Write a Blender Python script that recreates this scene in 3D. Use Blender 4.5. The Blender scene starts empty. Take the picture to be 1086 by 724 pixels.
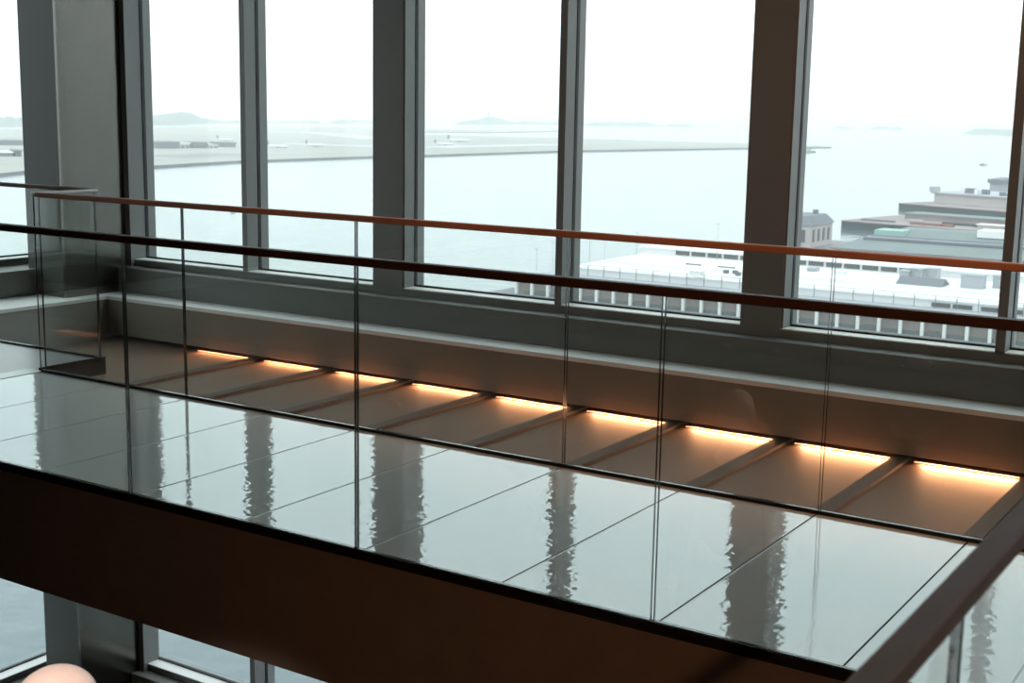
import bpy, bmesh, math, random
from mathutils import Vector, Matrix, Euler
random.seed(7)
C = bpy.context.scene.collection
PI = math.pi

# ------------------------------------------------------------------ camera
F_PX = 1408.46
YAW, PITCH, ROLL = math.radians(-32.775), math.radians(9.83), math.radians(1.007)
cy, sy, cp, sp, cr, sr = math.cos(YAW), math.sin(YAW), math.cos(PITCH), math.sin(PITCH), math.cos(ROLL), math.sin(ROLL)
FWD = Vector((sy*cp, cy*cp, -sp)); RT = Vector((cy, -sy, 0)); UP = RT.cross(FWD)
RT2 = RT*cr + UP*sr; UP2 = -RT*sr + UP*cr

def ray(px, py):
    return RT2*((px-543)/F_PX) - UP2*((py-362)/F_PX) + FWD
def at(px, py, z):            # sight line meets the level z (survey of the harbour)
    d = ray(px, py); return d*(z/d.z)
def aty(px, py, y):
    d = ray(px, py); return d*(y/d.y)

cam = bpy.data.cameras.new('camera')
co = bpy.data.objects.new('camera', cam); C.objects.link(co)
m = Matrix((( RT2.x, UP2.x, -FWD.x, 0), (RT2.y, UP2.y, -FWD.y, 0), (RT2.z, UP2.z, -FWD.z, 0), (0, 0, 0, 1)))
co.matrix_world = m
cam.sensor_width = 36; cam.lens = 36*F_PX/1086
cam.clip_end = 40000; cam.clip_start = .05
cam.dof.use_dof = True; cam.dof.focus_distance = 7.0; cam.dof.aperture_fstop = 8
bpy.context.scene.camera = co

# ------------------------------------------------------------------ levels (m, eye = 0)
FL = -1.6            # bridge and landing floor
LOW = -5.38          # lower storey floor
YN, YF = 3.637, 5.09 # near and far edge of the bridge
RAIL = -.533         # handrail centre height
YG = 8.15            # glass line of the main facade
XG = -10.08          # glass line of the side facade
CEIL = 2.3

# ------------------------------------------------------------------ materials
def mat(name, col, rough=.5, metal=0, spec=.5, nscale=0, nvar=0, bump=0, bscale=40, stretch=(1,1,1), emit=None, es=0):
    M = bpy.data.materials.new(name); M.use_nodes = True
    nt = M.node_tree; b = nt.nodes['Principled BSDF']
    b.inputs['Base Color'].default_value = (*col, 1); b.inputs['Roughness'].default_value = rough
    b.inputs['Metallic'].default_value = metal; b.inputs['Specular IOR Level'].default_value = spec
    tc = nt.nodes.new('ShaderNodeTexCoord'); mp = nt.nodes.new('ShaderNodeMapping')
    nt.links.new(tc.outputs['Object'], mp.inputs['Vector']); mp.inputs['Scale'].default_value = stretch
    if nvar:
        n = nt.nodes.new('ShaderNodeTexNoise'); n.inputs['Scale'].default_value = nscale; n.inputs['Detail'].default_value = 4
        nt.links.new(mp.outputs[0], n.inputs['Vector'])
        mx = nt.nodes.new('ShaderNodeMix'); mx.data_type = 'RGBA'
        mx.inputs['A'].default_value = (*[c*(1-nvar) for c in col], 1); mx.inputs['B'].default_value = (*[min(1, c*(1+nvar)) for c in col], 1)
        nt.links.new(n.outputs['Fac'], mx.inputs['Factor']); nt.links.new(mx.outputs['Result'], b.inputs['Base Color'])
    if bump:
        n2 = nt.nodes.new('ShaderNodeTexNoise'); n2.inputs['Scale'].default_value = bscale; n2.inputs['Detail'].default_value = 3
        nt.links.new(mp.outputs[0], n2.inputs['Vector'])
        bp = nt.nodes.new('ShaderNodeBump'); bp.inputs['Strength'].default_value = 1; bp.inputs['Distance'].default_value = bump
        nt.links.new(n2.outputs['Fac'], bp.inputs['Height']); nt.links.new(bp.outputs['Normal'], b.inputs['Normal'])
    if emit:
        b.inputs['Emission Color'].default_value = (*emit, 1); b.inputs['Emission Strength'].default_value = es
    return M

def clear_glass(name, tint, refl=1.0, ior=1.5):
    M = bpy.data.materials.new(name); M.use_nodes = True
    nt = M.node_tree; nt.nodes.remove(nt.nodes['Principled BSDF'])
    t = nt.nodes.new('ShaderNodeBsdfTransparent'); t.inputs['Color'].default_value = (*tint, 1)
    g = nt.nodes.new('ShaderNodeBsdfGlossy'); g.inputs['Roughness'].default_value = .005; g.inputs['Color'].default_value = (1, 1, 1, 1)
    fr = nt.nodes.new('ShaderNodeFresnel'); fr.inputs['IOR'].default_value = ior
    # both faces of the thin pane are counted on the face where light comes in
    gm = nt.nodes.new('ShaderNodeNewGeometry'); fb = nt.nodes.new('ShaderNodeMath'); fb.operation = 'SUBTRACT'; fb.inputs[0].default_value = 1
    nt.links.new(gm.outputs['Backfacing'], fb.inputs[1])
    m0 = nt.nodes.new('ShaderNodeMath'); m0.operation = 'MULTIPLY'; nt.links.new(fr.outputs[0], m0.inputs[0]); nt.links.new(fb.outputs[0], m0.inputs[1])
    mu = nt.nodes.new('ShaderNodeMath'); mu.operation = 'MULTIPLY'; mu.inputs[1].default_value = refl; mu.use_clamp = True
    mx = nt.nodes.new('ShaderNodeMixShader')
    nt.links.new(m0.outputs[0], mu.inputs[0]); nt.links.new(mu.outputs[0], mx.inputs[0])
    nt.links.new(t.outputs[0], mx.inputs[1]); nt.links.new(g.outputs[0], mx.inputs[2])
    nt.links.new(mx.outputs[0], nt.nodes['Material Output'].inputs['Surface'])
    return M

M = {}
M['frame'] = mat('painted_aluminium', (.20, .206, .20), .42, .0, .4, 3, .06)
M['shadepanel'] = mat('shaded_metal_panel', (.06, .064, .058), .5, 0, .3)  # column front facing the dim room, its shade put into the colour
M['gasket'] = mat('black_gasket', (.008, .008, .009), .6)
M['steel'] = mat('brushed_steel', (.125, .12, .108), .22, .95, .5, 6, .05, .0006, 60, (1, 1, .06))
M['stone'] = mat('pale_stone', (.84, .85, .84), .55, 0, .4, 8, .05)
M['panel'] = mat('grey_metal_panel', (.17, .175, .165), .5, 0, .4, 2, .04)
M['wall'] = mat('taupe_plaster', (.24, .215, .18), .7, 0, .3, 5, .06)
M['greywall'] = mat('cool_lit_plaster', (.24, .24, .21), .7, 0, .3, 5, .05)  # cool light on the left wall is mixed into this tone
M['shelf'] = mat('brushed_bronze', (.165, .112, .08), .6, 0, .1, 14, .10, .0008, 160, (1, .12, 1))
M['shade_rib'] = mat('shade_rib_brown', (.10, .08, .065), .7, 0, .1)  # darker tone paints the shade between neighbouring strip lights
M['fascia'] = mat('dark_bronze', (.19, .135, .10), .55, 0, .2, 9, .12)
M['rail'] = mat('rail_wood_lit', (.36, .145, .08), .5, 0, .25, 30, .15, 0, 40, (.1, 1, 1))  # lit copy of the rail wood, lamp glow put into the colour
M['railshade'] = mat('rail_wood_shaded', (.085, .038, .022), .5, 0, .2, 30, .15, 0, 40, (.1, 1, 1))  # same rail wood, darkened in colour to stand for shade
M['railfg'] = mat('bronze_rail', (.135, .115, .108), .6, 0, .15, 30, .08)
M['edge'] = mat('glass_edge', (.012, .03, .03), .12, 0, .8)
M['channel'] = mat('black_channel', (.010, .009, .008), .6, 0, .15)
M['rim'] = mat('steel_rim', (.35, .36, .36), .3, .8)
M['tile'] = mat('grey_stone_tile', (.24, .24, .25), .28, 0, .5, 6, .10, .0004, 40, (1, .1, 1))
M['ceil'] = mat('ceiling_white', (.32, .31, .29), .9)
M['back'] = mat('interior_wall', (.16, .145, .12), .9, 0, .2)
M['lowfloor'] = mat('dark_carpet', (.12, .11, .1), .9)
M['railglass'] = clear_glass('railing_glass', (.975, .988, .98), .9, 1.5)
M['winglass'] = clear_glass('window_glass', (.995, 1, .998), .6, 1.45)
M['skin'] = mat('skin', (.72, .53, .46), .42, 0, .4, 20, .07)
M['skin'].node_tree.nodes['Principled BSDF'].inputs['Subsurface Weight'].default_value = .15
M['skin'].node_tree.nodes['Principled BSDF'].inputs['Subsurface Radius'].default_value = (.01, .004, .002)
M['shirt'] = mat('dark_shirt', (.02, .022, .03), .9)
M['trousers'] = mat('dark_trousers', (.03, .03, .035), .8)
M['shoe'] = mat('black_shoe', (.015, .013, .012), .4)
M['eye'] = mat('eye_white', (.7, .7, .68), .2)
M['lip'] = mat('lip', (.45, .18, .15), .5)
M['led'] = mat('warm_lamp', (1, .8, .6), .5, emit=(1, .46, .24), es=1.4)

# textured glass deck: back-coated pale glass with a rippled polished face
def deck_material():
    D = bpy.data.materials.new('rippled_glass_deck'); D.use_nodes = True
    nt = D.node_tree; nt.nodes.remove(nt.nodes['Principled BSDF'])
    tc = nt.nodes.new('ShaderNodeTexCoord')
    def noise(scale, det, st=(1, 1, 1)):
        mp = nt.nodes.new('ShaderNodeMapping'); mp.inputs['Scale'].default_value = st
        nt.links.new(tc.outputs['Object'], mp.inputs['Vector'])
        n = nt.nodes.new('ShaderNodeTexNoise'); n.inputs['Scale'].default_value = scale; n.inputs['Detail'].default_value = det
        nt.links.new(mp.outputs[0], n.inputs['Vector']); return n
    n1, n2 = noise(24, 1), noise(150, 1)
    ad = nt.nodes.new('ShaderNodeMath'); ad.operation = 'MULTIPLY_ADD'; ad.inputs[1].default_value = .045
    nt.links.new(n2.outputs['Fac'], ad.inputs[0]); nt.links.new(n1.outputs['Fac'], ad.inputs[2])
    bp = nt.nodes.new('ShaderNodeBump'); bp.inputs['Strength'].default_value = 1; bp.inputs['Distance'].default_value = .0007
    nt.links.new(ad.outputs[0], bp.inputs['Height'])
    df = nt.nodes.new('ShaderNodeBsdfDiffuse'); df.inputs['Color'].default_value = (.50, .505, .49, 1)
    gl = nt.nodes.new('ShaderNodeBsdfGlossy'); gl.inputs['Roughness'].default_value = .03; gl.inputs['Color'].default_value = (.93, .97, 1, 1)
    nt.links.new(bp.outputs['Normal'], gl.inputs['Normal'])
    fr = nt.nodes.new('ShaderNodeFresnel'); fr.inputs['IOR'].default_value = 2.45
    mx = nt.nodes.new('ShaderNodeMixShader')
    nt.links.new(fr.outputs[0], mx.inputs[0]); nt.links.new(df.outputs[0], mx.inputs[1]); nt.links.new(gl.outputs[0], mx.inputs[2])
    nt.links.new(mx.outputs[0], nt.nodes['Material Output'].inputs['Surface'])
    return D
M['deck'] = deck_material()

# ------------------------------------------------------------------ mesh helpers
class MB:
    def __init__(s): s.bm = bmesh.new()
    def box(s, x0, y0, z0, x1, y1, z1, mi=0, side=None):
        v = [s.bm.verts.new(p) for p in ((x0,y0,z0),(x1,y0,z0),(x1,y1,z0),(x0,y1,z0),(x0,y0,z1),(x1,y0,z1),(x1,y1,z1),(x0,y1,z1))]
        for i, f in enumerate(((3,2,1,0),(4,5,6,7),(0,1,5,4),(1,2,6,5),(2,3,7,6),(3,0,4,7))):
            fc = s.bm.faces.new([v[k] for k in f]); fc.material_index = mi
            if side is not None:
                # the two big faces of a pane keep slot mi, the narrow ones take slot side
                if side[0] == 'y' and i not in (2, 4): fc.material_index = side[1]
                if side[0] == 'x' and i not in (3, 5): fc.material_index = side[1]
        return s
    def prism(s, poly, z0, z1, mi=0):
        n = len(poly)
        a = [s.bm.verts.new((p[0], p[1], z0)) for p in poly]; b = [s.bm.verts.new((p[0], p[1], z1)) for p in poly]
        s.bm.faces.new(b); s.bm.faces.new(a[::-1])
        for i in range(n): s.bm.faces.new((a[i], a[(i+1) % n], b[(i+1) % n], b[i]))
        for f in s.bm.faces: f.material_index = mi
        return s
    def extrude_x(s, prof, x0, x1):      # profile of (y, z) swept along x
        n = len(prof)
        a = [s.bm.verts.new((x0, p[0], p[1])) for p in prof]; b = [s.bm.verts.new((x1, p[0], p[1])) for p in prof]
        s.bm.faces.new(a); s.bm.faces.new(b[::-1])
        for i in range(n): s.bm.faces.new((a[i], b[i], b[(i+1) % n], a[(i+1) % n]))
        return s
    def extrude_y(s, prof, y0, y1):      # profile of (x, z) swept along y
        n = len(prof)
        a = [s.bm.verts.new((p[0], y0, p[1])) for p in prof]; b = [s.bm.verts.new((p[0], y1, p[1])) for p in prof]
        s.bm.faces.new(a); s.bm.faces.new(b[::-1])
        for i in range(n): s.bm.faces.new((a[i], b[i], b[(i+1) % n], a[(i+1) % n]))
        return s
    def tube(s, p, q, r0, r1=None, seg=10):
        r1 = r0 if r1 is None else r1
        p, q = Vector(p), Vector(q); d = q-p
        mt = Matrix.Translation((p+q)/2) @ d.to_track_quat('Z', 'Y').to_matrix().to_4x4()
        bmesh.ops.create_cone(s.bm, cap_ends=True, segments=seg, radius1=r0, radius2=r1, depth=d.length, matrix=mt)
        return s
    def ball(s, c, r, sc=(1, 1, 1), u=16, v=12, rot=None):
        mt = Matrix.Translation(c) @ (rot.to_4x4() if rot else Matrix()) @ Matrix.Diagonal((*[r*k for k in sc], 1))
        bmesh.ops.create_uvsphere(s.bm, u_segments=u, v_segments=v, radius=1, matrix=mt)
        return s
    def build(s, name, mats, parent=None, smooth=False, bevel=0, local=True):
        bmesh.ops.recalc_face_normals(s.bm, faces=s.bm.faces)
        me = bpy.data.meshes.new(name); 
        if parent is not None and local:
            bmesh.ops.translate(s.bm, verts=s.bm.verts, vec=-Vector(parent.location))
        s.bm.to_mesh(me); s.bm.free()
        for k in (mats if isinstance(mats, (list, tuple)) else [mats]): me.materials.append(k)
        o = bpy.data.objects.new(name, me); C.objects.link(o)
        if parent is not None: o.parent = parent
        if smooth:
            for p in me.polygons: p.use_smooth = True
        if bevel:
            b = o.modifiers.new('bevel', 'BEVEL'); b.width = bevel; b.segments = 2; b.limit_method = 'ANGLE'
        return o

def thing(name, loc, label, cat, group=None):
    o = bpy.data.objects.new(name, None); C.objects.link(o); o.location = loc
    o.empty_display_size = .1
    return tag(o, label, cat, group)
def tag(o, label, cat, group=None, kind=None):
    if label: o['label'] = label
    if cat: o['category'] = cat
    if group: o['group'] = group
    if kind: o['kind'] = kind
    return o
def struct(o, label=None):
    o['kind'] = 'structure'
    if label: o['label'] = label
    return o
def sroot(name, loc=(0, 0, 0)):
    o = bpy.data.objects.new(name, None); C.objects.link(o); o.location = loc; o['kind'] = 'structure'; return o

# ================================================================== THE BUILDING
STORY = 3.787
ZB = -1.343          # glass bottom, upper storey
# module posts of the main facade: right-hand edge x, face width
posts = [(-7.773, .056), (-6.146, .300), (-4.750, .056), (-3.097, .290), (-1.722, .056), (-.05, .300), (1.32, .056), (2.95, .3), (4.35, .056), (5.9, .3)]

def facade_post(name, xr, w, z0, z1):
    r = sroot(name, (xr-w/2, YG, z0))
    if w > .2:
        # broad column cover: flat face, thin shadow joint, window jamb on its right
        MB().box(xr-w, 8.005, z0, xr-.012, YG, z1).box(xr-.012, 8.013, z0, xr, YG, z1).build('column_cover', M['frame'], r)
    else:
        MB().box(xr-w, 8.01, z0, xr, YG, z1).build('mullion_bar', M['frame'], r)
    MB().box(xr-w-.004, YG-.012, z0, xr+.004, YG+.022, z1).build('gasket', M['gasket'], r)
    MB().box(xr-w+.005, YG+.022, z0, xr-.002, YG+.115, z1).build('outer_fin', M['frame'], r)
    return r
k = 0
for xr, w in posts:
    for z0, z1 in ((ZB-.02, CEIL), (ZB-STORY-.02, ZB-STORY+2.6)):
        k += 1
        facade_post('trim_%d' % k, xr, w, z0, z1)

# sill assembly of a storey: bottom rail, lip, grey back panel, stone ledge, low wall
def sill_main(name, dz, x0, x1):
    r = sroot(name, (0, YG, ZB+dz))
    MB().box(x0, 8.012, -1.405+dz, x1, YG-.012, ZB-.008+dz).build('bottom_rail', M['frame'], r)
    MB().box(x0, 8.010, ZB-.008+dz, x1, YG-.012, ZB+dz).build('lit_rail_top', M['stone'], r)  # pale strip paints the window light on top of the bottom rail
    MB().box(x0, YG-.012, ZB-.01+dz, x1, YG+.02, ZB+.012+dz).build('gasket', M['gasket'], r)
    MB().extrude_x([(7.87, -1.623+dz), (8.25, -1.623+dz), (8.25, -1.405+dz), (7.875, -1.405+dz), (7.87, -1.41+dz)], x0, x1).build('back_panel', M['panel'], r)
    MB().box(x0, YG+.02, -1.405+dz, x1, YG+.12, ZB-.03+dz).build('outer_sill', M['frame'], r)
    return r
sill_main('trim_40', 0, XG+.1, 7)
sill_main('trim_41', -STORY, XG+.1, 7)
# stone ledge (L-shaped in plan) and low wall under it
L = MB(); L.prism([(-9.06, -6), (-9.06, 7.622), (7, 7.622), (7, 7.88), (-9.58, 7.88), (-9.58, -6)], -1.655, -1.623)
struct(L.build('window_ledge', M['stone'], bevel=.004), 'pale stone ledge running under the tall windows')
L = MB(); L.prism([(-9.06, -6), (-9.06, 7.622), (7, 7.622), (7, 7.88), (-9.58, 7.88), (-9.58, -6)], -1.655-STORY, -1.60-STORY)
struct(L.build('window_ledge_lower', M['stone'], bevel=.004))
Wm = MB().box(-9.05, 7.628, -1.950, 7, 7.84, -1.655).box(-9.05, 7.80, -2.35, 7, 7.84, -1.950)
struct(Wm.build('wall_window', M['wall']), 'low taupe wall below the window ledge')
struct(MB().box(-9.5, -6, -2.35, -9.066, 7.90, -1.655).build('wall_left', M['greywall']))
struct(MB().box(-9.56, -6, LOW, -9.066, 7.6, -1.655-STORY).box(-9.05, 7.628, LOW, 7, 7.84, -1.655-STORY).build('wall_lower', M['greywall']))

# side facade (left): same build, running toward the viewer
def side_post(name, y, w, z0, z1):
    r = sroot(name, (XG, y, z0))
    MB().box(XG, y-w/2, z0, XG+.14, y+w/2, z1).build('mullion_bar', M['frame'], r)
    MB().box(XG-.022, y-w/2-.004, z0, XG+.012, y+w/2+.004, z1).build('gasket', M['gasket'], r)
    MB().box(XG-.115, y-w/2+.005, z0, XG-.022, y+w/2-.005, z1).build('outer_fin', M['frame'], r)
for i in range(2):
    y = 4.6-1.52*i
    for z0, z1 in ((ZB-.02, CEIL), (ZB-STORY-.02, ZB-STORY+2.6)):
        k += 1; side_post('trim_%d' % (k+60), y, .056 if i % 2 else .3, z0, z1)
def sill_side(name, dz):
    r = sroot(name, (XG, 0, ZB+dz))
    MB().box(XG+.012, 3.07, -1.405+dz, XG+.14, 8.0, ZB-.008+dz).build('bottom_rail', M['frame'], r)
    MB().box(XG+.012, 3.07, ZB-.008+dz, XG+.142, 8.0, ZB+dz).build('lit_rail_top', M['stone'], r)  # window light on the rail top, painted as a pale strip
    MB().box(XG-.02, -6, ZB-.01+dz, XG+.012, 8.0, ZB+.012+dz).build('gasket', M['gasket'], r)
    MB().box(XG-.1, -6, -1.655+dz, -9.58, 8.0, -1.405+dz).build('back_panel', M['panel'], r)
    return r
sill_side('trim_42', 0); sill_side('trim_43', -STORY)

# window panes, one per bay and storey
xs = [-9.134]+[p[0] for p in posts]; ws = [p[1] for p in posts]
wn = 0
for (z0, z1) in ((ZB+.012, CEIL), (ZB-STORY+.012, ZB-STORY+2.58)):
    for i in range(len(posts)):
        wn += 1
        struct(MB().box(xs[i], YG-.004, z0, xs[i+1]-ws[i], YG+.016, z1).build('window_%d' % wn, M['winglass']))
    ys = [8.0]+[4.6-1.52*i for i in range(8)]
    for i in range(2):
        wn += 1
        struct(MB().box(XG-.016, ys[i+1]+.02, z0, XG+.004, ys[i]-.02, z1).build('window_%d' % wn, M['winglass']))

struct(MB().box(XG-.1, -6, LOW, XG+.14, 3.06, CEIL).build('wall_light_block', M['back']))  # unseen solid wall, added to cut daylight from the side
# steel-clad corner column
r = sroot('corner_column', (-9.45, 7.7, LOW))
for z0, z1 in ((-1.623, CEIL), (LOW, -2.36)):
    MB().box(-9.70, 7.325, z0, -9.47, 8.1, z1).build('cladding_panel', M['shadepanel'], r, bevel=.004)
    MB().box(-9.455, 7.31, z0, -9.225, 7.965, z1).build('cladding_panel', M['shadepanel'], r)
    MB().box(-9.225, 7.31, z0, -9.195, 7.965, z1).build('steel_panel', M['steel'], r)
    MB().box(-9.48, 7.34, z0, -9.44, 7.6, z1).build('joint_strip', M['gasket'], r)
MB().box(-9.46, 7.967, -1.40, -9.134, YG, CEIL).build('jamb', M['frame'], r)
MB().box(-9.46, 7.967, LOW, -9.134, YG, -2.36).build('jamb', M['frame'], r)
MB().box(-9.40, YG+.02, -1.40, -9.14, YG+.115, CEIL).build('outer_fin', M['frame'], r)
MB().box(-9.136, YG-.012, -1.40, -9.128, YG+.022, CEIL).build('gasket', M['gasket'], r)
MB().box(-10.2, 8.0, LOW, -9.46, 8.27, -2.36).build('outer_corner', M['frame'], r)
MB().box(-10.2, 8.0, -1.4, -9.46, 8.27, CEIL).build('outer_corner', M['frame'], r)

# storey slab edge behind the shelf, ceiling, floors, back walls
struct(MB().box(-10.2, 7.9, -2.62, 7, 8.2, -1.66).box(-10.15, -6, -2.62, -9.55, 7.9, -1.66).build('floor_edge', M['panel']))
struct(MB().box(-10.3, -6, CEIL, 7, 8.3, CEIL+.25).build('ceiling', M['ceil']))
struct(MB().box(-10.3, -6, LOW-.3, 7, 8.3, LOW).build('floor', M['lowfloor']))
struct(MB().box(-10.3, -6.25, LOW, 7, -6.0, CEIL).build('wall_back', M['back']))
struct(MB().box(7, -6.25, LOW, 7.25, 8.3, CEIL).build('wall_right', M['back']))
# landing under the viewer and landing at the far left end of the bridge
struct(MB().box(-.37, -6, -2.15, 7, YN-.03, FL).build('floor_landing', M['tile']))
r = sroot('floor_landing_left', (-6.66, 5, FL))
MB().prism([(-9.05, 3.64), (-6.66, 3.64), (-6.66, 5.11), (-6.70, 5.11), (-6.70, 5.6), (-9.05, 5.6)], -2.15, FL-.012).build('landing_slab', M['panel'], r)
MB().prism([(-9.05, 3.66), (-6.80, 3.66), (-6.80, 5.10), (-6.71, 5.10), (-6.71, 5.58), (-9.05, 5.58)], FL-.012, FL).build('tile_paving', M['tile'], r)
MB().box(-6.795, 3.66, FL-.012, -6.655, 5.10, FL+.001).build('threshold', M['rim'], r)
MB().prism([(-9.05, 5.58), (-6.715, 5.58), (-6.715, 5.11), (-6.695, 5.11), (-6.695, 5.605), (-9.05, 5.605)], FL-.10, FL+.012).build('edge_channel', M['channel'], r)

# ------------------------------------------------------------------ cove shelf with shadow-band ribs and strip lights
FIN = .736
fins = [-1.44-FIN*i for i in range(10)]
ribs = [-1.44-FIN*i for i in range(-6, 9)]
sh = thing('cove_shelf', (0, 6.8, -1.987), 'long brown metal shelf between the bridge and the low wall', 'shelf')
MB().box(-9.05, 5.75, -2.35, 7, 7.79, -1.987).build('shelf_top', M['shelf'], sh)
for x in ribs:
    MB().box(x-.045, 5.76, -1.986, x+.045, 7.78, -1.965).build('shade_rib', M['shade_rib'], sh)  # raised strips added to form the shadow bands between lights
order = ['rightmost', 'second from the right', 'third from the right', 'fourth from the right', 'fifth from the right', 'sixth from the right', 'seventh from the right', 'eighth from the right', 'dim leftmost one']
vis = [i for i in range(len(fins)-1)]
lights = []
for i in range(1, 10):
    xc = fins[i]+FIN/2
    o = MB().box(xc-.29, 7.634, -1.9865, xc+.30, 7.642, -1.980).build('strip_light', M['led'])
    la = bpy.data.lights.new('strip_beam', 'AREA'); la.shape = 'RECTANGLE'; la.size = .54; la.size_y = .02; la.spread = math.radians(85)
    la.energy = (3.8 if i < 9 else 2.4); la.color = (1, .43, .20)
    lo = bpy.data.objects.new('strip_beam', la); C.objects.link(lo); lo.location = (xc+.02, 7.66, -1.9605)
    lo.rotation_euler = Vector((0, -1, -.2)).to_track_quat('-Z', 'Y').to_euler()
    lab = 'warm glowing strip light at the foot of the low taupe wall, ' + order[i-1]
    tag(o, lab, 'light', 'strip lights in the cove')

# ------------------------------------------------------------------ bridge
br = thing('footbridge', (-3, 4.36, FL), 'indoor footbridge paved with pale reflective rippled glass panels', 'bridge')
PS = .605
MB().box(-6.65, YN-.012, -2.152, 6.9, YN+.16, FL-.03).build('fascia_beam', M['fascia'], br, bevel=.004)
MB().box(-6.65, YF-.16, -2.152, 6.9, YF+.012, FL-.03).build('fascia_beam', M['fascia'], br, bevel=.004)
MB().box(-6.65, YN+.16, -2.10, 6.9, YF-.16, FL-.04).build('underside', M['channel'], br)
MB().box(-6.65, YN-.014, FL-.03, 6.9, YN+.012, FL+.006).build('edge_channel', M['channel'], br)
MB().box(-6.65, YF-.012, FL-.03, 6.9, YF+.02, FL+.014).build('edge_channel', M['channel'], br)
x = -6.648; n = 0
while x < 1.5:
    x1 = -1.170-PS*round((-1.170-(x+PS))/PS)
    if x1-x < .1: x1 += PS
    tilt = random.uniform(-.0006, .0006)
    o = MB().box(x+.008, YN+.013, FL-.030, x1-.005, YF-.013, FL).build('glass_panel', M['deck'], br)
    MB().box(x1-.005, YN+.013, FL-.030, x1+.003, YF-.013, FL-.003).build('joint_seal', M['channel'], br)
    MB().box(x1+.003, YN+.013, FL-.030, x1+.008, YF-.013, FL+.0005).build('joint_trim', M['rim'], br)
    x = x1; n += 1

# ------------------------------------------------------------------ glass railings
def rail_profile(c, w=.042, h=.030):
    return [(c-w/2, RAIL-h/2+.004), (c-w/2+.004, RAIL-h/2), (c+w/2-.004, RAIL-h/2), (c+w/2, RAIL-h/2+.004),
            (c+w/2, RAIL+h/2-.004), (c+w/2-.004, RAIL+h/2), (c-w/2+.004, RAIL+h/2), (c-w/2, RAIL+h/2-.004)]
GL = [M['railglass'], M['edge']]
def panes_x(root, joints, y, z0, gap=.012, t=.012):
    for a, b in zip(joints[:-1], joints[1:]):
        MB().box(a+gap/2, y-t/2, z0, b-gap/2, y+t/2, RAIL-.012, 0, ('y', 1)).build('glass_panel', GL, root)
nr = thing('glass_railing', (-3, YN, FL), 'near glass railing of the bridge, with dark brown handrail, above the dark fascia', 'railing')
panes_x(nr, [-6.645, -5.432, -4.218, -3.004, -1.790, -.576, -.36], YN, FL+.008)
MB().extrude_x(rail_profile(YN), -9.0, -.33).build('handrail', M['railshade'], nr)
fr = thing('glass_railing', (-3, YF, FL), 'far glass railing of the bridge, with red-brown handrail, before the windows', 'railing')
panes_x(fr, [-6.625, -5.422, -4.204, -2.986, -1.768, -.55, .668, 1.886, 3.1], YF, FL+.016)
MB().extrude_x(rail_profile(YF, .04, .030), -6.63, 6.9).build('handrail', M['rail'], fr)
lr = thing('glass_railing', (-6.7, 5.55, FL), 'glass railing around the corner of the tiled landing at far left', 'railing')
panes_x(lr, [-9.0, -7.91, -6.70], 5.575, FL+.012)
MB().box(-6.712, 5.12, FL+.012, -6.700, 5.565, RAIL+.0, 0, ('x', 1)).build('glass_panel', GL, lr)
MB().extrude_x(rail_profile(5.575, .036, .026), -9.0, -6.72).build('handrail', M['railshade'], lr)
MB().box(-6.722, 5.11, RAIL-.006, -6.690, 5.59, RAIL+.010).build('cap_rail', M['rim'], lr, bevel=.003)
fg = thing('glass_railing', (-.35, 2.3, FL), 'blurred bronze handrail on glass crossing the lower right corner', 'railing')
for a, b in ((-.9, .28), (.292, 1.494), (1.506, 2.55), (2.562, 3.58)):
    MB().box(-.356, a, FL-.3, -.344, b, RAIL-.012, 0, ('x', 1)).build('glass_panel', GL, fg)
MB().extrude_y([(p[0], p[1]) for p in rail_profile(-.35, .036, .030)], -.9, 3.60).build('handrail', M['railfg'], fg)
MB().box(-.372, -.9, FL-.32, -.358, 3.58, FL+.006).build('base_channel', M['channel'], fg)

# ------------------------------------------------------------------ person on the stair landing below
def skin_mesh(joints, edges):
    names = list(joints); me = bpy.data.meshes.new('sk'); 
    me.from_pydata([joints[n][0] for n in names], [(names.index(a), names.index(b)) for a, b in edges], [])
    o = bpy.data.objects.new('sk', me); C.objects.link(o)
    md = o.modifiers.new('s', 'SKIN'); md.use_smooth_shade = True
    for i, n in enumerate(names):
        rr = joints[n][1]; rr = (rr, rr) if not isinstance(rr, tuple) else rr
        me.skin_vertices[0].data[i].radius = rr
        me.skin_vertices[0].data[i].use_root = (i == 0)
    sb = o.modifiers.new('u', 'SUBSURF'); sb.levels = 2; sb.render_levels = 2
    dg = bpy.context.evaluated_depsgraph_get(); dg.update()
    out = bpy.data.meshes.new_from_object(o.evaluated_get(dg))
    bpy.data.objects.remove(o); return out

hd = ray(63, 746).normalized()*3.2
head_c = Vector(hd)                     # centre of the skull
ZS = head_c.z-1.68                      # standing level
struct(MB().box(head_c.x-.9, head_c.y-.9, ZS-.2, head_c.x+.9, head_c.y+.9, ZS).build('floor_stair_landing', M['tile']))
heading = Matrix.Rotation(math.radians(-12), 4, 'Z')      # faces the windows (+Y)
pr = thing('person', (head_c.x, head_c.y, ZS), 'bald person at the bottom left corner, only the top of the head showing', 'person')
def J(x, y, z): return (x, y, z)
B = {'pelvis': ((0, 0, .95), (.15, .10)), 'waist': ((0, 0, 1.08), (.14, .095)), 'chest': ((0, .01, 1.30), (.165, .11)), 'neckbase': ((0, 0, 1.46), (.085, .07)),
     'neck': ((0, .005, 1.53), (.056, .056)), 'skull': ((0, .01, 1.60), (.06, .065))}
E_ = [('pelvis', 'waist'), ('waist', 'chest'), ('chest', 'neckbase'), ('neckbase', 'neck'), ('neck', 'skull')]
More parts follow.
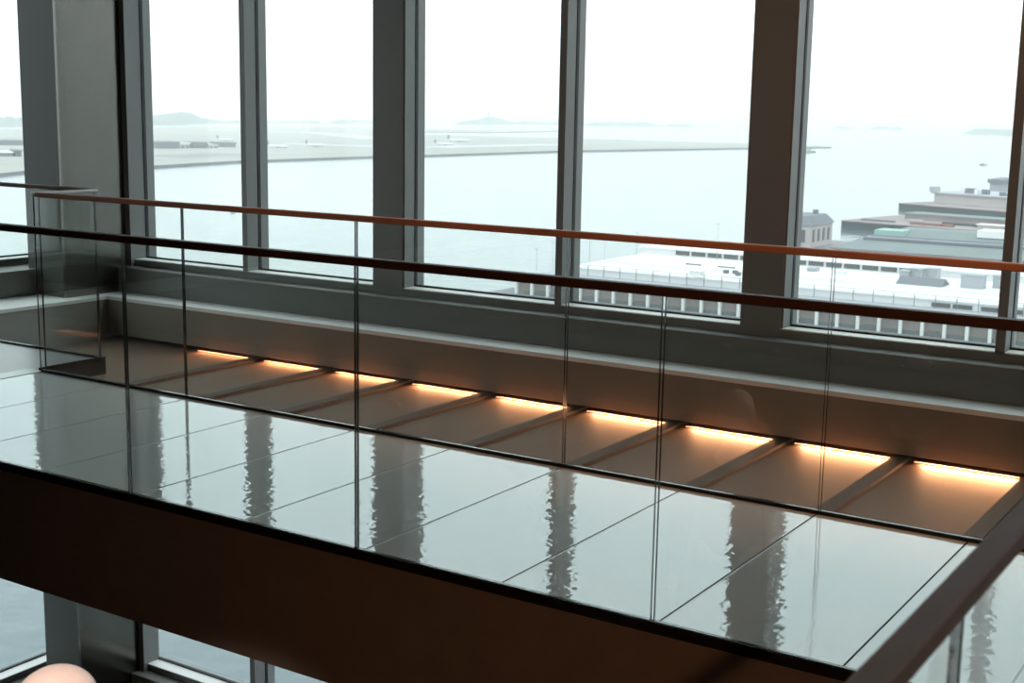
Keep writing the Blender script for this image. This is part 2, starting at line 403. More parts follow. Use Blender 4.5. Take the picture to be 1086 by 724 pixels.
for s, t in ((-1, 'l'), (1, 'r')):
    B.update({'sh'+t: ((s*.185, 0, 1.44), .058), 'el'+t: ((s*.235, -.02, 1.13), .042), 'wr'+t: ((s*.245, .05, .89), .029), 'pa'+t: ((s*.245, .065, .82), (.038, .02)),
              'hi'+t: ((s*.095, 0, .90), .088), 'kn'+t: ((s*.10, .015, .50), .058), 'an'+t: ((s*.105, -.02, .09), .038), 'to'+t: ((s*.12, .15, .035), (.04, .026))})
    E_ += [('chest', 'sh'+t), ('sh'+t, 'el'+t), ('el'+t, 'wr'+t), ('wr'+t, 'pa'+t), ('pelvis', 'hi'+t), ('hi'+t, 'kn'+t), ('kn'+t, 'an'+t), ('an'+t, 'to'+t)]
    for q, (dy, ln) in enumerate(((-.027, .062), (-.009, .074), (.010, .078), (.028, .070))):
        a, b, c = 'f%d' % q+t, 'g%d' % q+t, 'h%d' % q+t
        B[a] = ((s*.245, .068+dy, .775), .0095); B[b] = ((s*.240, .074+dy, .775-ln*.5), .0085); B[c] = ((s*.228, .084+dy, .775-ln), .0072)
        E_ += [('pa'+t, a), (a, b), (b, c)]
    B['t1'+t] = ((s*.232, .105, .82), .0115); B['t2'+t] = ((s*.222, .125, .785), .0095); B['t3'+t] = ((s*.215, .132, .755), .008)
    E_ += [('pa'+t, 't1'+t), ('t1'+t, 't2'+t), ('t2'+t, 't3'+t)]
bm = bmesh.new(); bm.from_mesh(skin_mesh(B, E_))
hb = MB()
hb.ball((0, -.008, 1.685), .084, (.93, 1.14, 1.0), 40, 28)          # cranium
hb.ball((0, .028, 1.615), .066, (.92, 1.05, 1.12), 28, 20)          # face and jaw
hb.ball((0, .105, 1.628), .014, (1, 1.3, 1.6), 14, 10)              # nose
hb.ball((0, .075, 1.553), .024, (1.2, 1, .8), 14, 10)               # chin
hb.ball((0, .078, 1.672), .03, (1.9, .7, .4), 16, 10)               # brow
for s in (-1, 1): hb.ball((s*.083, -.008, 1.635), .030, (.32, .62, 1), 14, 10)   # ears
tm = bpy.data.meshes.new('h'); hb.bm.to_mesh(tm); hb.bm.free(); bm.from_mesh(tm)
bmesh.ops.transform(bm, matrix=heading, verts=bm.verts)
me = bpy.data.meshes.new('body'); bm.to_mesh(me); bm.free(); me.materials.append(M['skin'])
body = bpy.data.objects.new('body', me); C.objects.link(body); body.parent = pr
rm = body.modifiers.new('remesh', 'REMESH'); rm.mode = 'VOXEL'; rm.voxel_size = .006; rm.use_smooth_shade = True
smo = body.modifiers.new('smooth', 'SMOOTH'); smo.factor = .5; smo.iterations = 6
def cloth(name, keep, edges, grow, mt, extra=None):
    jj = {n: ((extra or {}).get(n, B[n])[0], tuple(v+grow for v in ((extra or {}).get(n, B[n])[1] if isinstance((extra or {}).get(n, B[n])[1], tuple) else ((extra or {}).get(n, B[n])[1],)*2))) for n in keep}
    mm = skin_mesh(jj, edges); mm.transform(heading); mm.materials.append(mt)
    o = bpy.data.objects.new(name, mm); C.objects.link(o); o.parent = pr
    return o
cloth('shirt', ['chest', 'waist', 'pelvis', 'neckbase', 'shl', 'ell', 'wrl', 'shr', 'elr', 'wrr'],
      [('chest', 'waist'), ('waist', 'pelvis'), ('chest', 'neckbase'), ('chest', 'shl'), ('shl', 'ell'), ('ell', 'wrl'), ('chest', 'shr'), ('shr', 'elr'), ('elr', 'wrr')], .012, M['shirt'],
      {'neckbase': ((0, 0, 1.485), (.066, .064)), 'wrl': ((-.244, .045, .93), .03), 'wrr': ((.244, .045, .93), .03)})
cloth('trousers', ['pelvis', 'hil', 'knl', 'anl', 'hir', 'knr', 'anr'],
      [('pelvis', 'hil'), ('hil', 'knl'), ('knl', 'anl'), ('pelvis', 'hir'), ('hir', 'knr'), ('knr', 'anr')], .014, M['trousers'])
for s in (-1, 1):
    o = MB().ball((s*.117, .06, .045), .05, (.95, 2.6, .9), 18, 12).build('shoe', M['shoe'], None, True)
    o.data.transform(heading); o.parent = pr
    o = MB().ball((s*.032, .092, 1.648), .0115).build('eye', M['eye'], None, True); o.data.transform(heading); o.parent = pr
o = MB().ball((0, .100, 1.588), .02, (1.1, .4, .3)).build('mouth', M['lip'], None, True); o.data.transform(heading); o.parent = pr

# ================================================================== THE HARBOUR OUTSIDE
SEA = -75.0
M['water'] = mat('harbour_water', (.085, .12, .13), .13, 0, .5, .02, .10, .35, .12, (1, 1, 1))
M['water'].node_tree.nodes['Principled BSDF'].inputs['IOR'].default_value = 1.33
M['land'] = mat('airfield_ground', (.30, .305, .275), .9, 0, .2, .010, .22, 0, 40, (1, .12, 1))
M['seawall'] = mat('seawall_stone', (.14, .15, .16), .9, 0, .2)
M['hill'] = mat('wooded_hill', (.17, .21, .20), .9, 0, .2, .01, .3)
M['white'] = mat('white_roofing', (.70, .70, .71), .8, 0, .2, .05, .05)
M['lightgrey'] = mat('light_grey_roofing', (.36, .37, .40), .8, 0, .2, .2, .08)
M['taupe'] = mat('taupe_render', (.24, .21, .20), .8, 0, .2, .4, .06)
M['glazing'] = mat('dark_glazing', (.08, .085, .08), .4)
M['greyrail'] = mat('galvanised_rail', (.13, .14, .16), .5)
M['pierside'] = mat('dark_pier_timber', (.055, .075, .085), .9, 0, .2, .1, .1)
M['pierdeck'] = mat('pier_deck', (.27, .225, .22), .9, 0, .2, .04, .25)
M['green'] = mat('weathered_green_roof', (.17, .205, .205), .8, 0, .2, .08, .12)
M['palegreen'] = mat('verdigris', (.26, .40, .36), .8)
M['slate'] = mat('slate_roof', (.16, .17, .19), .8, 0, .2, .3, .12)
M['masonry'] = mat('pale_masonry', (.42, .39, .38), .9, 0, .2, .4, .06)
M['rust'] = mat('rusty_steel', (.24, .13, .11), .9, 0, .2)
M['asphalt'] = mat('asphalt', (.20, .20, .21), .9)

w = MB(); 
w.box(-14000, 60, SEA-4, 9000, 26000, SEA).box(-14000, -3000, SEA-4, 9000, 60, SEA)
struct(w.build('harbor_water', M['water']), 'wide pale grey harbor water')
# airfield peninsula
shore = [at(*q, SEA) for q in ((0, 187), (25, 184), (165, 178), (254, 172.5), (395, 167.5), (453, 166), (592, 161.5), (618, 161), (792, 158), (882, 157))]
far = [at(*q, SEA) for q in ((870, 155.5), (792, 153), (700, 150.5), (592, 147), (520, 145.5), (453, 144), (400, 139), (395, 135.5), (284, 134.5), (165, 136), (100, 137), (0, 138))]
poly = [(-1150, 500)]+[(p.x, p.y) for p in shore]+[(p.x, p.y) for p in far]+[(-3000, 500)]
land = MB(); land.prism(poly, SEA-1, SEA+3.0)
for f in land.bm.faces:
    f.normal_update()
    f.material_index = 0 if abs(f.normal.z) > .9 else 1
struct(land.build('airfield', [M['land'], M['seawall']]), 'flat airfield peninsula across the water')
spit = [at(*q, SEA) for q in ((440, 140.5), (525, 141), (590, 139.8), (610, 139), (560, 138.8), (440, 138))]
struct(MB().prism([(p.x, p.y) for p in spit], SEA-1, SEA+3).build('sand_spit', M['land']), 'thin low spit of land beyond the airfield')
# runways and taxiways: paved strips lying on the field
def strip(p0, p1, w_, m_, name):
    a, b = at(*p0, SEA+3), at(*p1, SEA+3); d = (b-a); d.z = 0; d.normalize(); n_ = Vector((-d.y, d.x, 0))*w_/2
    struct(MB().prism([(p.x, p.y) for p in (a-n_, b-n_, b+n_, a+n_)], SEA+2.9, SEA+3.15).build(name, m_))
M['runway'] = mat('runway_concrete', (.46, .46, .50), .9, 0, .2, .01, .1)
strip((300, 152), (452, 157), 60, M['runway'], 'runway')
strip((330, 140), (400, 147), 90, M['runway'], 'runway.001')
strip((175, 166), (255, 163), 90, M['asphalt'], 'runway.002')
strip((460, 156), (590, 153), 70, M['runway'], 'runway.003')

def ridge(name, prof, label, cat, depth=500, mt=None):
    # prof: (px, base py, crest px height); dome-sectioned landform with real depth
    b = MB(); rows = []
    for px, py, h in prof:
        p = at(px, py, SEA); dist = math.hypot(p.x, p.y); H = h*dist/F_PX; u = Vector((p.x, p.y, 0)).normalized()
        rows.append([b.bm.verts.new((p.x+u.x*depth*t, p.y+u.y*depth*t, SEA-1+(H+1)*z)) for t, z in ((0, 0), (.12, .45), (.3, .85), (.5, 1), (.7, .85), (.9, .4), (1, 0))])
    for r0, r1 in zip(rows[:-1], rows[1:]):
        for i in range(6): b.bm.faces.new((r0[i], r1[i], r1[i+1], r0[i+1]))
    b.bm.faces.new(rows[0]); b.bm.faces.new(rows[-1][::-1])
    b.bm.verts.index_update()
    o = b.build(name, mt or M['hill'], None, True)
    p = at(prof[0][0], prof[0][1], SEA)
    return tag(o, label, cat)
def wob(px0, px1, py0, py1, h, n=26, seed=1, rough=.35):
    rnd = random.Random(seed); out = []
    for i in range(n+1):
        t = i/n; e = min(1, 6*t, 6*(1-t))
        out.append((px0+(px1-px0)*t, py0+(py1-py0)*t, max(.05, h*e*(1-rough*rnd.random()))))
    return out
ridge('hill', [(150, 132, 6), (165, 132, 9), (175, 132, 10), (186, 131.8, 11), (193, 131.7, 12), (200, 131.6, 11), (207, 131.5, 9), (214, 131.4, 5), (222, 131.3, 4.5), (235, 131.2, 2), (250, 131.1, 2.5), (262, 131, 1)],
      'hazy hill on the horizon in the second window from left', 'hill', 700)
ridge('hill', wob(-30, 45, 134.5, 133.5, 9.5, 16, 3), 'hazy hill on the horizon in the leftmost window', 'hill', 700)
ridge('hill', wob(275, 345, 130.8, 131.2, 3, 16, 5)+wob(346, 430, 131.2, 132, 4.6, 20, 6), 'low hazy hills on the horizon above the runway, in the third window', 'hill', 600)
ridge('hill', [(482, 132, .3), (487, 132, 2.5), (494, 132, 3.6), (503, 132, 4.2), (510, 132, 6), (516, 132, 8), (520, 132, 8.5), (526, 132, 7), (534, 132, 5), (541, 132, 3), (548, 132, 2), (556, 132, 3.6), (563, 132, 3), (572, 132.2, 3.2), (582, 132.3, 2.6), (600, 132.6, 3.2), (610, 132.8, 2.4)],
      'blue hazy hill with a water tower on top', 'hill', 600)
ridge('hill', wob(616, 700, 133.2, 134, 4.4, 20, 9)+wob(701, 736, 134, 134.6, 2.8, 9, 10), 'long low shore on the horizon in the window beside the brown column', 'hill', 500)
ridge('island', wob(884, 903, 136.6, 136.8, 2.2, 9, 11), 'tiny flat island on the horizon near the brown column', 'island', 300)
ridge('island', wob(920, 960, 137.2, 137.6, 3.2, 12, 12), 'small island on the horizon, middle one of three at right', 'island', 300)
ridge('island', wob(1020, 1100, 142, 144.6, 6, 18, 13, .2), 'largest and nearest island, dark blue, at the right edge of the sea', 'island', 400)
# water tower on the hill
p = at(518, 132, SEA); u = Vector((p.x, p.y, 0)).normalized(); p = p+u*300
t = thing('water_tower', (p.x, p.y, SEA+46), 'pale water tower on top of the blue hill', 'tower')
MB().tube((p.x, p.y, SEA+46.2), (p.x, p.y, SEA+60), 4).build('shaft', M['lightgrey'], t)
MB().ball((p.x, p.y, SEA+63), 7, (1, 1, .8)).build('tank', M['lightgrey'], t, True)

# airport buildings: walls, roof slab and a dark door front each
def hangar(px0, px1, py, hpx, depth, label, wallm, roofm, cat='hangar', name='hangar'):
    a, b = at(px0, py, SEA+3), at(px1, py, SEA+3); u = (b-a); L_ = u.length; ang = math.atan2(u.y, u.x)
    dist = math.hypot(a.x, a.y); H = hpx*dist/F_PX
    r_ = thing(name, (a.x, a.y, SEA+3), label, cat, None); r_.rotation_euler.z = ang
    def lb(n, q, m_): return MB().box(*q).build(n, m_, r_, local=False)
    lb('wall', (0, 0, 0, L_, depth, H*.8), wallm)
    lb('roof', (-2, -2, H*.8, L_+2, depth+2, H), roofm)
    nd = max(2, int(L_/28))
    for i in range(nd):
        w0 = L_/nd
        lb('door', (i*w0+w0*.12, -1.0, 0, (i+1)*w0-w0*.12, .4, H*.55), M['seawall'])
    return r_
hangar(166, 190, 157.5, 7, 60, 'long grey-blue hangar at left of the second window', M['hangar'] if 'hangar' in M else M['slate'], M['slate'])
hangar(191.5, 201, 157, 5.5, 40, 'white terminal block beside the long grey-blue hangar', M['white'], M['white'], 'terminal', 'terminal_building')
hangar(205, 219, 157, 6, 50, 'grey hangar with pale ends in the middle of the second window', M['slate'], M['seawall'])
hangar(221.5, 231, 157, 4, 40, 'low white terminal block between two grey hangars', M['white'], M['lightgrey'], 'terminal', 'terminal_building')
hangar(234, 250, 156, 5, 50, 'grey hangar at right of the second window', M['slate'], M['slate'])
hangar(-16, 27, 154, 5, 70, 'dark blue-grey terminal in the leftmost window, upper row', M['slate'], M['slate'], 'terminal', 'terminal_building')
hangar(-14, 13, 166, 4.5, 60, 'green-grey shed in the leftmost window, lower row', M['green'], M['white'], 'shed', 'shed')
hangar(16, 23, 166, 6.5, 40, 'small dark brick block in the leftmost window', M['pierside'], M['slate'], 'building', 'building')

def plane(px, py, length, ang, label):
    p = at(px, py, SEA+3)
    r_ = thing('airplane', (p.x, p.y, SEA+3.15), label, 'airplane', 'parked airplanes'); r_.rotation_euler.z = ang
    q = length
    b = MB(); b.tube((-q*.42, 0, q*.09), (q*.36, 0, q*.09), q*.055, None, 12).tube((q*.36, 0, q*.09), (q*.5, 0, q*.085), q*.055, q*.012, 12).tube((-q*.42, 0, q*.09), (-q*.55, 0, q*.11), q*.055, q*.015, 12)
    b.build('fuselage', M['white'], r_, True, local=False)
    for s in (-1, 1):
        b = MB(); b.prism([(q*.10, 0), (-q*.04, 0), (-q*.16, s*q*.48), (-q*.10, s*q*.48)], q*.075, q*.09); wing = b.build('wing', M['white'], r_, local=False)
        MB().tube((q*.0, s*q*.17, q*.05), (q*.10, s*q*.17, q*.05), q*.026).build('engine', M['lightgrey'], r_, local=False).parent = wing
        MB().tube((-q*.02, s*q*.07, 0), (-q*.02, s*q*.07, q*.08), q*.012).build('landing_gear', M['seawall'], r_, local=False)
    MB().tube((q*.34, 0, 0), (q*.34, 0, q*.08), q*.01).build('landing_gear', M['seawall'], r_, local=False)
    b = MB(); b.box(-q*.56, -q*.01, q*.12, -q*.46, q*.01, q*.30); b.build('tail_fin', M['slate'], r_, local=False)
plane(295, 157, 40, .3, 'white parked airplane with a dark tail, left edge of the third window')
plane(335, 156, 42, .1, 'white parked airplane at the middle of the third window')
plane(240, 150, 42, .2, 'white parked airplane behind the right-hand hangar')
plane(472, 154.5, 40, .5, 'white parked airplane on the field in the fourth window, nearest the shore')
plane(487, 151, 55, .1, 'white parked airplane farther back in the fourth window')

def boat(px, py, ln, label, sail=False):
    p = at(px, py, SEA); r_ = thing('boat', (p.x, p.y, SEA), label, 'boat'); r_.rotation_euler.z = random.uniform(-.3, .3)
    b = MB(); b.prism([(-ln/2, -ln*.12), (ln*.25, -ln*.12), (ln/2, 0), (ln*.25, ln*.12), (-ln/2, ln*.12)], -.6, ln*.09)
    b.build('hull', M['seawall'], r_, local=False)
    MB().box(-ln*.25, -ln*.08, ln*.09, ln*.1, ln*.08, ln*.22).build('cabin', M['lightgrey'], r_, local=False)
    MB().tube((0, 0, ln*.2), (0, 0, ln*(.8 if sail else .38)), ln*.012).build('mast', M['greyrail'], r_, local=False)
boat(858, 161.5, 34, 'ship passing just off the tip of the airfield')
boat(1043, 175, 14, 'small boat alone on the water at right')
boat(565, 246.5, 7, 'tiny boat just under the red-brown handrail')
boat(247, 226, 4, 'tiny sailing boat seen in the second window', True)

# ------------------------------------------------------------------ long white wharf building
Z0 = SEA+3
wb = thing('wharf_building', (-170, 500, Z0), 'long white flat-roofed wharf building with pilasters and roof terrace', 'building')
X0, X1 = -286, -20
struct(MB().box(-296, 428, SEA-2, 40, 600, Z0).build('quay', M['asphalt']), 'paved quay around the wharf building')
MB().box(X0, 446.2, Z0, X1, 470, SEA+8.8).build('gallery_wall', M['taupe'], wb)
MB().box(X0-.6, 444.3, SEA+8.8, X1, 471, SEA+9.5).build('terrace', M['lightgrey'], wb)
MB().box(X0+4, 445.9, Z0, X1, 446.25, Z0+1.3).build('wall_foot_strip', M['seawall'], wb)  # dark strip along the foot of the gallery wall
x = X0+1; i = 0
while x < X1:
    MB().box(x-.55, 444.7, Z0, x+.55, 446.3, SEA+8.8).build('pilaster', M['white'], wb)
    if i % 3 == 1: MB().box(x+1.5, 446.0, Z0, x+6.0, 446.28, Z0+1.9).build('dark_bay', M['seawall'], wb)
    x += 7.37; i += 1
MB().box(X0+12, 470, SEA+8, X1, 570, SEA+12).build('hall_wall', M['white'], wb)
b = MB(); 
for i in range(14):
    xx = X0+40+i*17
    if xx > -135: b.box(xx, 469.7, SEA+9.8, xx+6.6, 470.05, SEA+11.3)
    if xx > -135: b.box(xx+7.4, 469.7, SEA+9.8, xx+14, 470.05, SEA+11.3)
b.build('window_band', M['glazing'], wb)
MB().box(X0+10, 469.2, SEA+12, X1, 571, SEA+12.5).build('roof', M['white'], wb)
MB().box(X0+16, 492, SEA+12.5, X1, 560, SEA+13.8).build('upper_roof', M['white'], wb)
# roof monitor with a row of windows
monitor = MB().box(-283+12, 528, SEA+13.8, X1, 550, SEA+16.2).build('monitor', M['white'], wb)
MB().box(-285+12, 527, SEA+16.2, X1, 551, SEA+16.8).build('monitor_roof', M['white'], wb)
for i in range(16):
    xx = -255+i*7.6
    if -219 < xx < -212 or xx > -150: continue
    MB().box(xx, 527.7, SEA+14.2, xx+6.5, 528.1, SEA+16.0).build('monitor_window', M['glazing'], wb).parent = monitor
# terrace railing
b = MB(); b.box(X0+6, 467.9, SEA+13.9, X1, 468.1, SEA+14.05).box(X0+6, 467.9, SEA+13.0, X1, 468.1, SEA+13.1)
trail = b.build('terrace_rail', M['greyrail'], wb)
x = X0+6
while x < X1:
    MB().box(x-.1, 467.88, SEA+9.5, x+.1, 468.12, SEA+14.05).build('rail_post', M['greyrail'], wb).parent = trail; x += 7.37
# rooftop plant
for (px, py, wpx, hpx, mm) in ((958, 297, 9, 9, 'lightgrey'), (970, 297, 12, 11, 'lightgrey'), (987, 297, 12, 11, 'lightgrey'), (1030, 306, 22, 13, 'lightgrey'), (1060, 306, 14, 12, 'lightgrey'), (737, 292, 12, 4, 'white'), (890, 291, 10, 3, 'white'), (860, 288, 9, 3, 'lightgrey')):
    p = at(px, py, SEA+13.8); d = math.hypot(p.x, p.y); w_ = wpx*d/F_PX; h_ = hpx*d/F_PX
    MB().box(p.x-w_/2, p.y, SEA+13.6, p.x+w_/2, p.y+5, SEA+13.8+h_).box(p.x-w_/2-.3, p.y-.3, SEA+13.8+h_, p.x+w_/2+.3, p.y+5.3, SEA+14.1+h_).build('plant_box', M[mm], wb)
for (px, py) in ((769, 289.5), (779, 290), (782, 292)):
    p = at(px, py, SEA+13.8); MB().box(p.x-.9, p.y, SEA+13.6, p.x+.9, p.y+1.6, SEA+15).build('roof_vent', M['seawall'], wb)
for (px, py, l_) in ((735, 281, 17), (770, 284, 19)):
    p = at(px, py, SEA+13.8); MB().box(p.x-l_*.2, p.y, SEA+13.7, p.x+l_*.2, p.y+1, SEA+14.3).build('skylight', M['greyrail'], wb)
p = at(975, 303, SEA+13.8)
b = MB(); b.extrude_x([(p.y, SEA+13.7), (p.y+12, SEA+13.7), (p.y+6, SEA+16.4)], p.x-9, p.x+8); b.build('gabled_skylight', M['greyrail'], wb)

# light masts on the wharf
for i, (px, py, h_) in enumerate(((569, 287, 9), (586, 284, 11), (625, 283, 13), (641, 280, 12), (675, 274, 10), (760, 281, 16))):
    z_ = SEA+12.5; p = at(px, py, z_)
    if i < 2: z_ = Z0; p = Vector((p.x, 480 if i else 470, 0))
    nm = ['farther left of the thin mullion, over open water', 'close beside the thin mullion', 'third from the left', 'fourth from the left', 'fifth from the left', 'rightmost, over the row of roof windows'][i]
    if i < 2:
        d = ray(px, py); p = d*(p.y/d.y); z_ = Z0; h_ = (p.z-Z0)+h_
    else:
        z_ = SEA+13.8 if p.y > 492 else SEA+12.5 if p.y > 469.2 else SEA+9.5
    if i >= 2:                                       # masts fixed to the roof belong to the building
        mast = MB().tube((p.x, p.y, z_), (p.x, p.y, z_+h_), .16, .09, 8).build('light_mast', M['lightgrey'], wb)
        MB().box(p.x-.7, p.y-.3, z_+h_, p.x+.7, p.y+.3, z_+h_+.3).build('lamp_head', M['lightgrey'], wb).parent = mast
        continue
    t = thing('light_mast', (p.x, p.y, z_), 'thin light mast standing on the quay, ' + nm, 'mast', 'light masts on the wharf')
    MB().tube((p.x, p.y, z_), (p.x, p.y, z_+h_), .16, .09, 8).build('pole', M['lightgrey'], t)
    MB().box(p.x-.7, p.y-.3, z_+h_, p.x+.7, p.y+.3, z_+h_+.3).build('lamp_head', M['lightgrey'], t)

# ------------------------------------------------------------------ piers and sheds at the right
def pier(name, p0, p1, depth, H, label):
    a, b = at(*p0, SEA), at(*p1, SEA); d = (b-a); d.z = 0; d.normalize(); e = a+d*330; n_ = Vector((-d.y, d.x, 0))*depth
    t = thing(name, (a.x, a.y, SEA), label, 'pier')
    MB().prism([(q.x, q.y) for q in (a, e, e+n_, a+n_)], SEA-2, SEA+H*.86).build('pier_wall', M['pierside'], t)
    MB().prism([(q.x, q.y) for q in (a-n_*.01, e-n_*.01, e+n_*1.01, a+n_*1.01)], SEA+H*.86, SEA+H).build('deck', M['pierdeck'], t)
    return a, d, n_.normalized()
def onpier(base, along, back, w_, dep, z0, z1, d, n_):
    q = base+d*along+n_*back
    return [(v.x, v.y) for v in (q, q+d*w_, q+d*w_+n_*dep, q+n_*dep)], z0, z1
a, d, n_ = pier('pier', (892, 242), (1065, 256), 75, 5.6, 'nearer dark-walled pier with rust-coloured deck')
for al, bk, w_, dp, hh, mm, nm, lb in ((46, 8, 30, 4, 1.6, 'rust', 'stacked_cargo', 'long rust-red row of cargo on the nearer pier'),
        (9, 10, 24, 4, 1.3, 'slate', 'stacked_cargo', 'dark row of cargo at the tip of the nearer pier'),
        (34, 26, 12, 4, 1.8, 'lightgrey', 'stacked_cargo', 'short pale grey row of cargo in the middle of the nearer pier'),
        (60, 26, 26, 4, 1.5, 'pierside', 'stacked_cargo', 'blackish row of cargo behind the rust-red one on the nearer pier')):
    t = thing(nm, (a.x, a.y, SEA+5.6), lb, 'cargo', 'cargo rows on the nearer pier')
    for j in range(4):
        MB().prism(*onpier(a, al+j*w_/4, bk, w_/4-.4, dp, SEA+5.6, SEA+5.6+hh, d, n_)).build('container', M[mm], t)
sd = thing('pier_shed', (a.x, a.y, SEA+5.6), 'long low grey-green shed along the back of the nearer pier', 'shed')
MB().prism(*onpier(a, 22, 48, 75, 18, SEA+5.6, SEA+9, d, n_)).build('wall', M['pierdeck'], sd)
MB().prism(*onpier(a, 21, 47, 77, 20, SEA+9, SEA+10, d, n_)).build('roof', M['green'], sd)
sd = thing('pier_shed', (a.x, a.y, SEA+5.6), 'low pale shed on the rust-coloured deck near the right mullion', 'shed')
MB().prism(*onpier(a, 90, 14, 30, 8, SEA+5.6, SEA+8, d, n_)).build('wall', M['masonry'], sd)
MB().prism(*onpier(a, 89, 13.5, 32, 9, SEA+8, SEA+8.6, d, n_)).build('roof', M['white'], sd)
a, d, n_ = pier('pier', (953, 222), (1065, 231.5), 120, 5.5, 'farther dark-walled pier below a long white warehouse')
wh = thing('warehouse', (a.x, a.y, SEA+5.5), 'long white warehouse with cluttered grey roof on the farther pier', 'warehouse')
MB().prism(*onpier(a, 12, 30, 260, 60, SEA+5.5, SEA+13.5, d, n_)).build('wall', M['masonry'], wh)
wroof = MB().prism(*onpier(a, 10, 28, 264, 64, SEA+13.5, SEA+14.6, d, n_)).build('roof', M['lightgrey'], wh)
rnd = random.Random(5)
for i in range(24):
    MB().prism(*onpier(a, 13+i*5.2+rnd.random()*2, 32+rnd.random()*40, 2.5+rnd.random()*3, 4, SEA+14.5, SEA+15.8+rnd.random()*3.2, d, n_)).build('roof_unit', M['slate'] if i % 3 else M['white'], wh).parent = wroof
MB().prism(*onpier(a, 9, 27, 5, 8, SEA+14.6, SEA+19, d, n_)).build('stair_tower', M['lightgrey'], wh)
p = at(1049, 204, SEA)
fb = thing('warehouse', (p.x, p.y, SEA), 'distant dark-roofed building rising behind the white warehouse', 'warehouse')
MB().prism([(p.x, p.y), (p.x+200, p.y-40), (p.x+200, p.y+40), (p.x, p.y+60)], SEA-1, SEA+10).build('wall', M['lightgrey'], fb)
MB().prism([(p.x-2, p.y-2), (p.x+202, p.y-42), (p.x+202, p.y+42), (p.x-2, p.y+62)], SEA+10, SEA+14).build('roof', M['slate'], fb)

# green-roofed fish-pier shed
struct(MB().box(-300, 628, SEA-2, 40, 770, SEA+2.5).build('quay.001', M['asphalt']))
gs = thing('harbor_shed', (-222, 640, SEA+2.5), 'long harbor shed with weathered green roof and white walls', 'shed')
gx0, gx1, gy0, gy1, ez = -222, 20, 636, 690, SEA+11.5
gwall = MB().box(gx0, gy0, SEA+2.4, gx1, gy1, ez).build('wall', M['masonry'], gs)
b = MB(); v = [b.bm.verts.new(q) for q in ((gx0-1, gy0-1.5, ez), (gx1, gy0-1.5, ez), (gx1, gy1+1.5, ez), (gx0-1, gy1+1.5, ez), (gx0+7, gy0+20, ez+3.6), (gx1, gy0+20, ez+3.6), (gx1, gy1-22, ez+3.6), (gx0+7, gy1-22, ez+3.6))]
for f in ((0,1,5,4), (1,2,6,5), (2,3,7,6), (3,0,4,7), (4,5,6,7), (3,2,1,0)): b.bm.faces.new([v[i] for i in f])
b.build('roof', M['green'], gs)
for i in range(3): MB().box(gx0+9, gy0+18+i*7, ez+3.5, gx1, gy0+19.2+i*7, ez+4.6).build('roof_ridge', M['lightgrey' if i % 2 else 'slate'], gs)
MB().box(gx0-1.2, gy0-1.9, ez-.5, gx1, gy0-1.4, ez+.3).build('gutter', M['pierdeck'], gs)
for i in range(28):
    xx = gx0+3+i*7
    MB().box(xx, gy0-.3, SEA+5, xx+3.6, gy0+.2, SEA+9).build('window', M['glazing'], gs).parent = gwall
gs2 = thing('harbor_shed', (-206, 700, SEA+2.5), 'second green-roofed shed behind the first, with a bright verdigris end', 'shed')
MB().box(-214, 700, SEA+2.4, 20, 742, SEA+13).build('wall', M['lightgrey'], gs2)
b = MB(); b.extrude_x([(698, SEA+13), (744, SEA+13), (728, SEA+16.5), (714, SEA+16.5)], -212, 20); b.build('roof', M['green'], gs2)
MB().box(-221, 697, SEA+12.5, -206, 712, SEA+16.4).build('end_bay', M['palegreen'], gs2)
MB().box(-170, 705, SEA+15, -156, 720, SEA+18.6).build('roof_house', M['white'], gs2)
# mansard-roofed building
p = Vector((-272, 735, 0)); mb_ = thing('mansard_building', (p.x, p.y, SEA+2.5), 'small masonry building with grey mansard roof beside the brown column', 'building')
bx0, bx1, by0, by1, ez = -296, -262, 712, 748, SEA+15
mwall = MB().box(bx0, by0, SEA+2.4, bx1, by1, ez).build('wall', M['masonry'], mb_)
b = MB(); v = [b.bm.verts.new(q) for q in ((bx0-1, by0-1, ez), (bx1+1, by0-1, ez), (bx1+1, by1+1, ez), (bx0-1, by1+1, ez), (bx0+3, by0+3, ez+5), (bx1-3, by0+3, ez+5), (bx1-3, by1-3, ez+5), (bx0+3, by1-3, ez+5))]
for f in ((0,1,5,4), (1,2,6,5), (2,3,7,6), (3,0,4,7), (4,5,6,7), (3,2,1,0)): b.bm.faces.new([v[i] for i in f])
b.build('roof', M['slate'], mb_)
for i in range(5): MB().box(bx0+3+i*6.4, by0-.3, SEA+5.5, bx0+5.6+i*6.4, by0+.2, SEA+12.5).build('window', M['glazing'], mb_).parent = mwall
for i in range(4): MB().box(bx1-.2, by0+4+i*8, SEA+5.5, bx1+.3, by0+7+i*8, SEA+12.5).build('window', M['glazing'], mb_).parent = mwall
for xx, yy, hh in ((-290, 722, 2.4), (-279, 726, 2), (-270, 736, 2.6)): MB().box(xx, yy, ez+4.8, xx+2.4, yy+3, ez+4.8+hh).build('chimney', M['slate'], mb_)

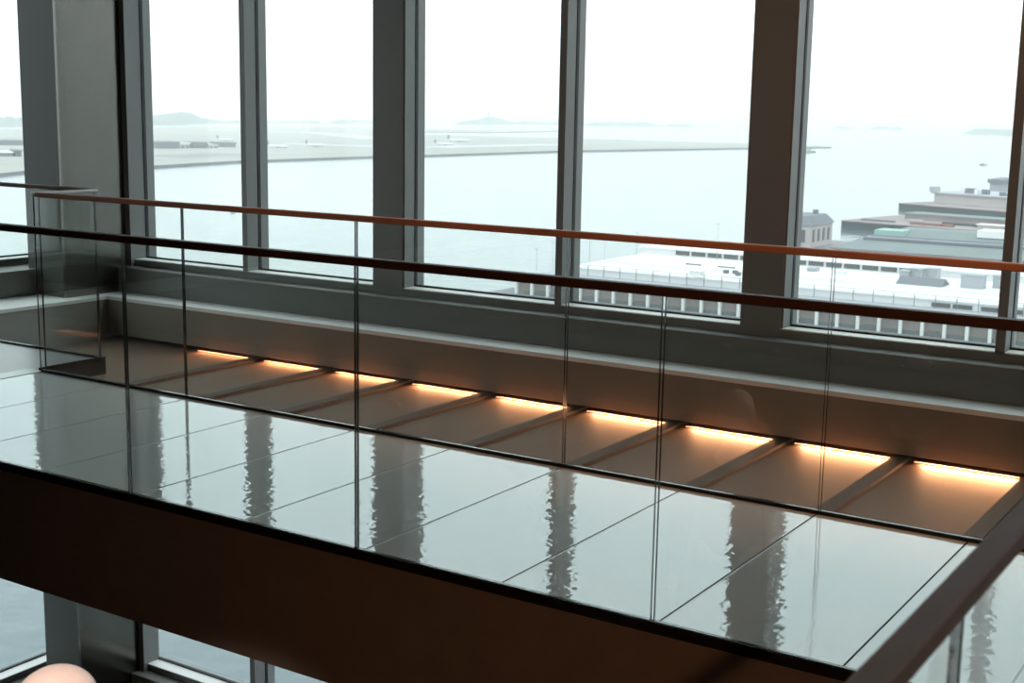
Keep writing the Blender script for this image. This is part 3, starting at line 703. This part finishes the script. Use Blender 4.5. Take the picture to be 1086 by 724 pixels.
# ================================================================== LIGHT
W = bpy.data.worlds.new('overcast'); bpy.context.scene.world = W; W.use_nodes = True
bg = W.node_tree.nodes['Background']; bg.inputs['Color'].default_value = (.88, 1.0, 1.02, 1); bg.inputs['Strength'].default_value = 2.0

def spot(loc, aim, energy, col, size, blend=.6, rad=.05):
    l = bpy.data.lights.new('downlight_and_fill', 'SPOT'); l.energy = energy; l.color = col; l.spot_size = math.radians(size); l.spot_blend = blend; l.shadow_soft_size = rad
    o = bpy.data.objects.new('downlight_and_fill', l); C.objects.link(o); o.location = loc
    o.rotation_euler = (Vector(aim)-Vector(loc)).to_track_quat('-Z', 'Y').to_euler()
WARM = (1, .50, .26)
for x, e in ((-5.2, 28), (-4.1, 55), (-3.0, 80), (-1.9, 105), (-.8, 120), (.3, 120)):
    spot((x+.3, 3.85, CEIL-.06), (x, 5.2, -.6), e, WARM, 38, .8)
for x, e in ((-6.3, 25), (-3.1, 135), (-1.0, 190)):
    spot((x+2.6, 3.4, CEIL-.06), (x, 8.0, .75), e, WARM, 38, 1.0)

# sea haze over the harbour
hz = MB().box(-14000, 30, SEA-3, 9000, 26000, 500).build('sea_haze', [])
hm = bpy.data.materials.new('sea_haze'); hm.use_nodes = True; nt = hm.node_tree; nt.nodes.remove(nt.nodes['Principled BSDF'])
vs = nt.nodes.new('ShaderNodeVolumeScatter'); vs.inputs['Density'].default_value = 1.35e-4; vs.inputs['Color'].default_value = (1, 1, 1, 1); vs.inputs['Anisotropy'].default_value = .0
nt.links.new(vs.outputs[0], nt.nodes['Material Output'].inputs['Volume']); hz.data.materials.append(hm); hz['kind'] = 'structure'

spot((.6, -1.6, CEIL-.06), head_c, 1900, (1, .90, .83), 12)  # fill spot added to brighten the head, no such lamp in view
spot((2.5, -3.0, CEIL-.06), (.2, 3.6, -1.5), 470, WARM, 62, 1.0, .1)

sc = bpy.context.scene
sc.cycles.volume_bounces = 6
sc.view_settings.view_transform = 'Standard'; sc.view_settings.look = 'None'; sc.view_settings.gamma = 1
sc.view_settings.use_curve_mapping = False; sc.view_settings.exposure = 0.12
sc.cycles.transparent_max_bounces = 32
sc.cycles.max_bounces = 12
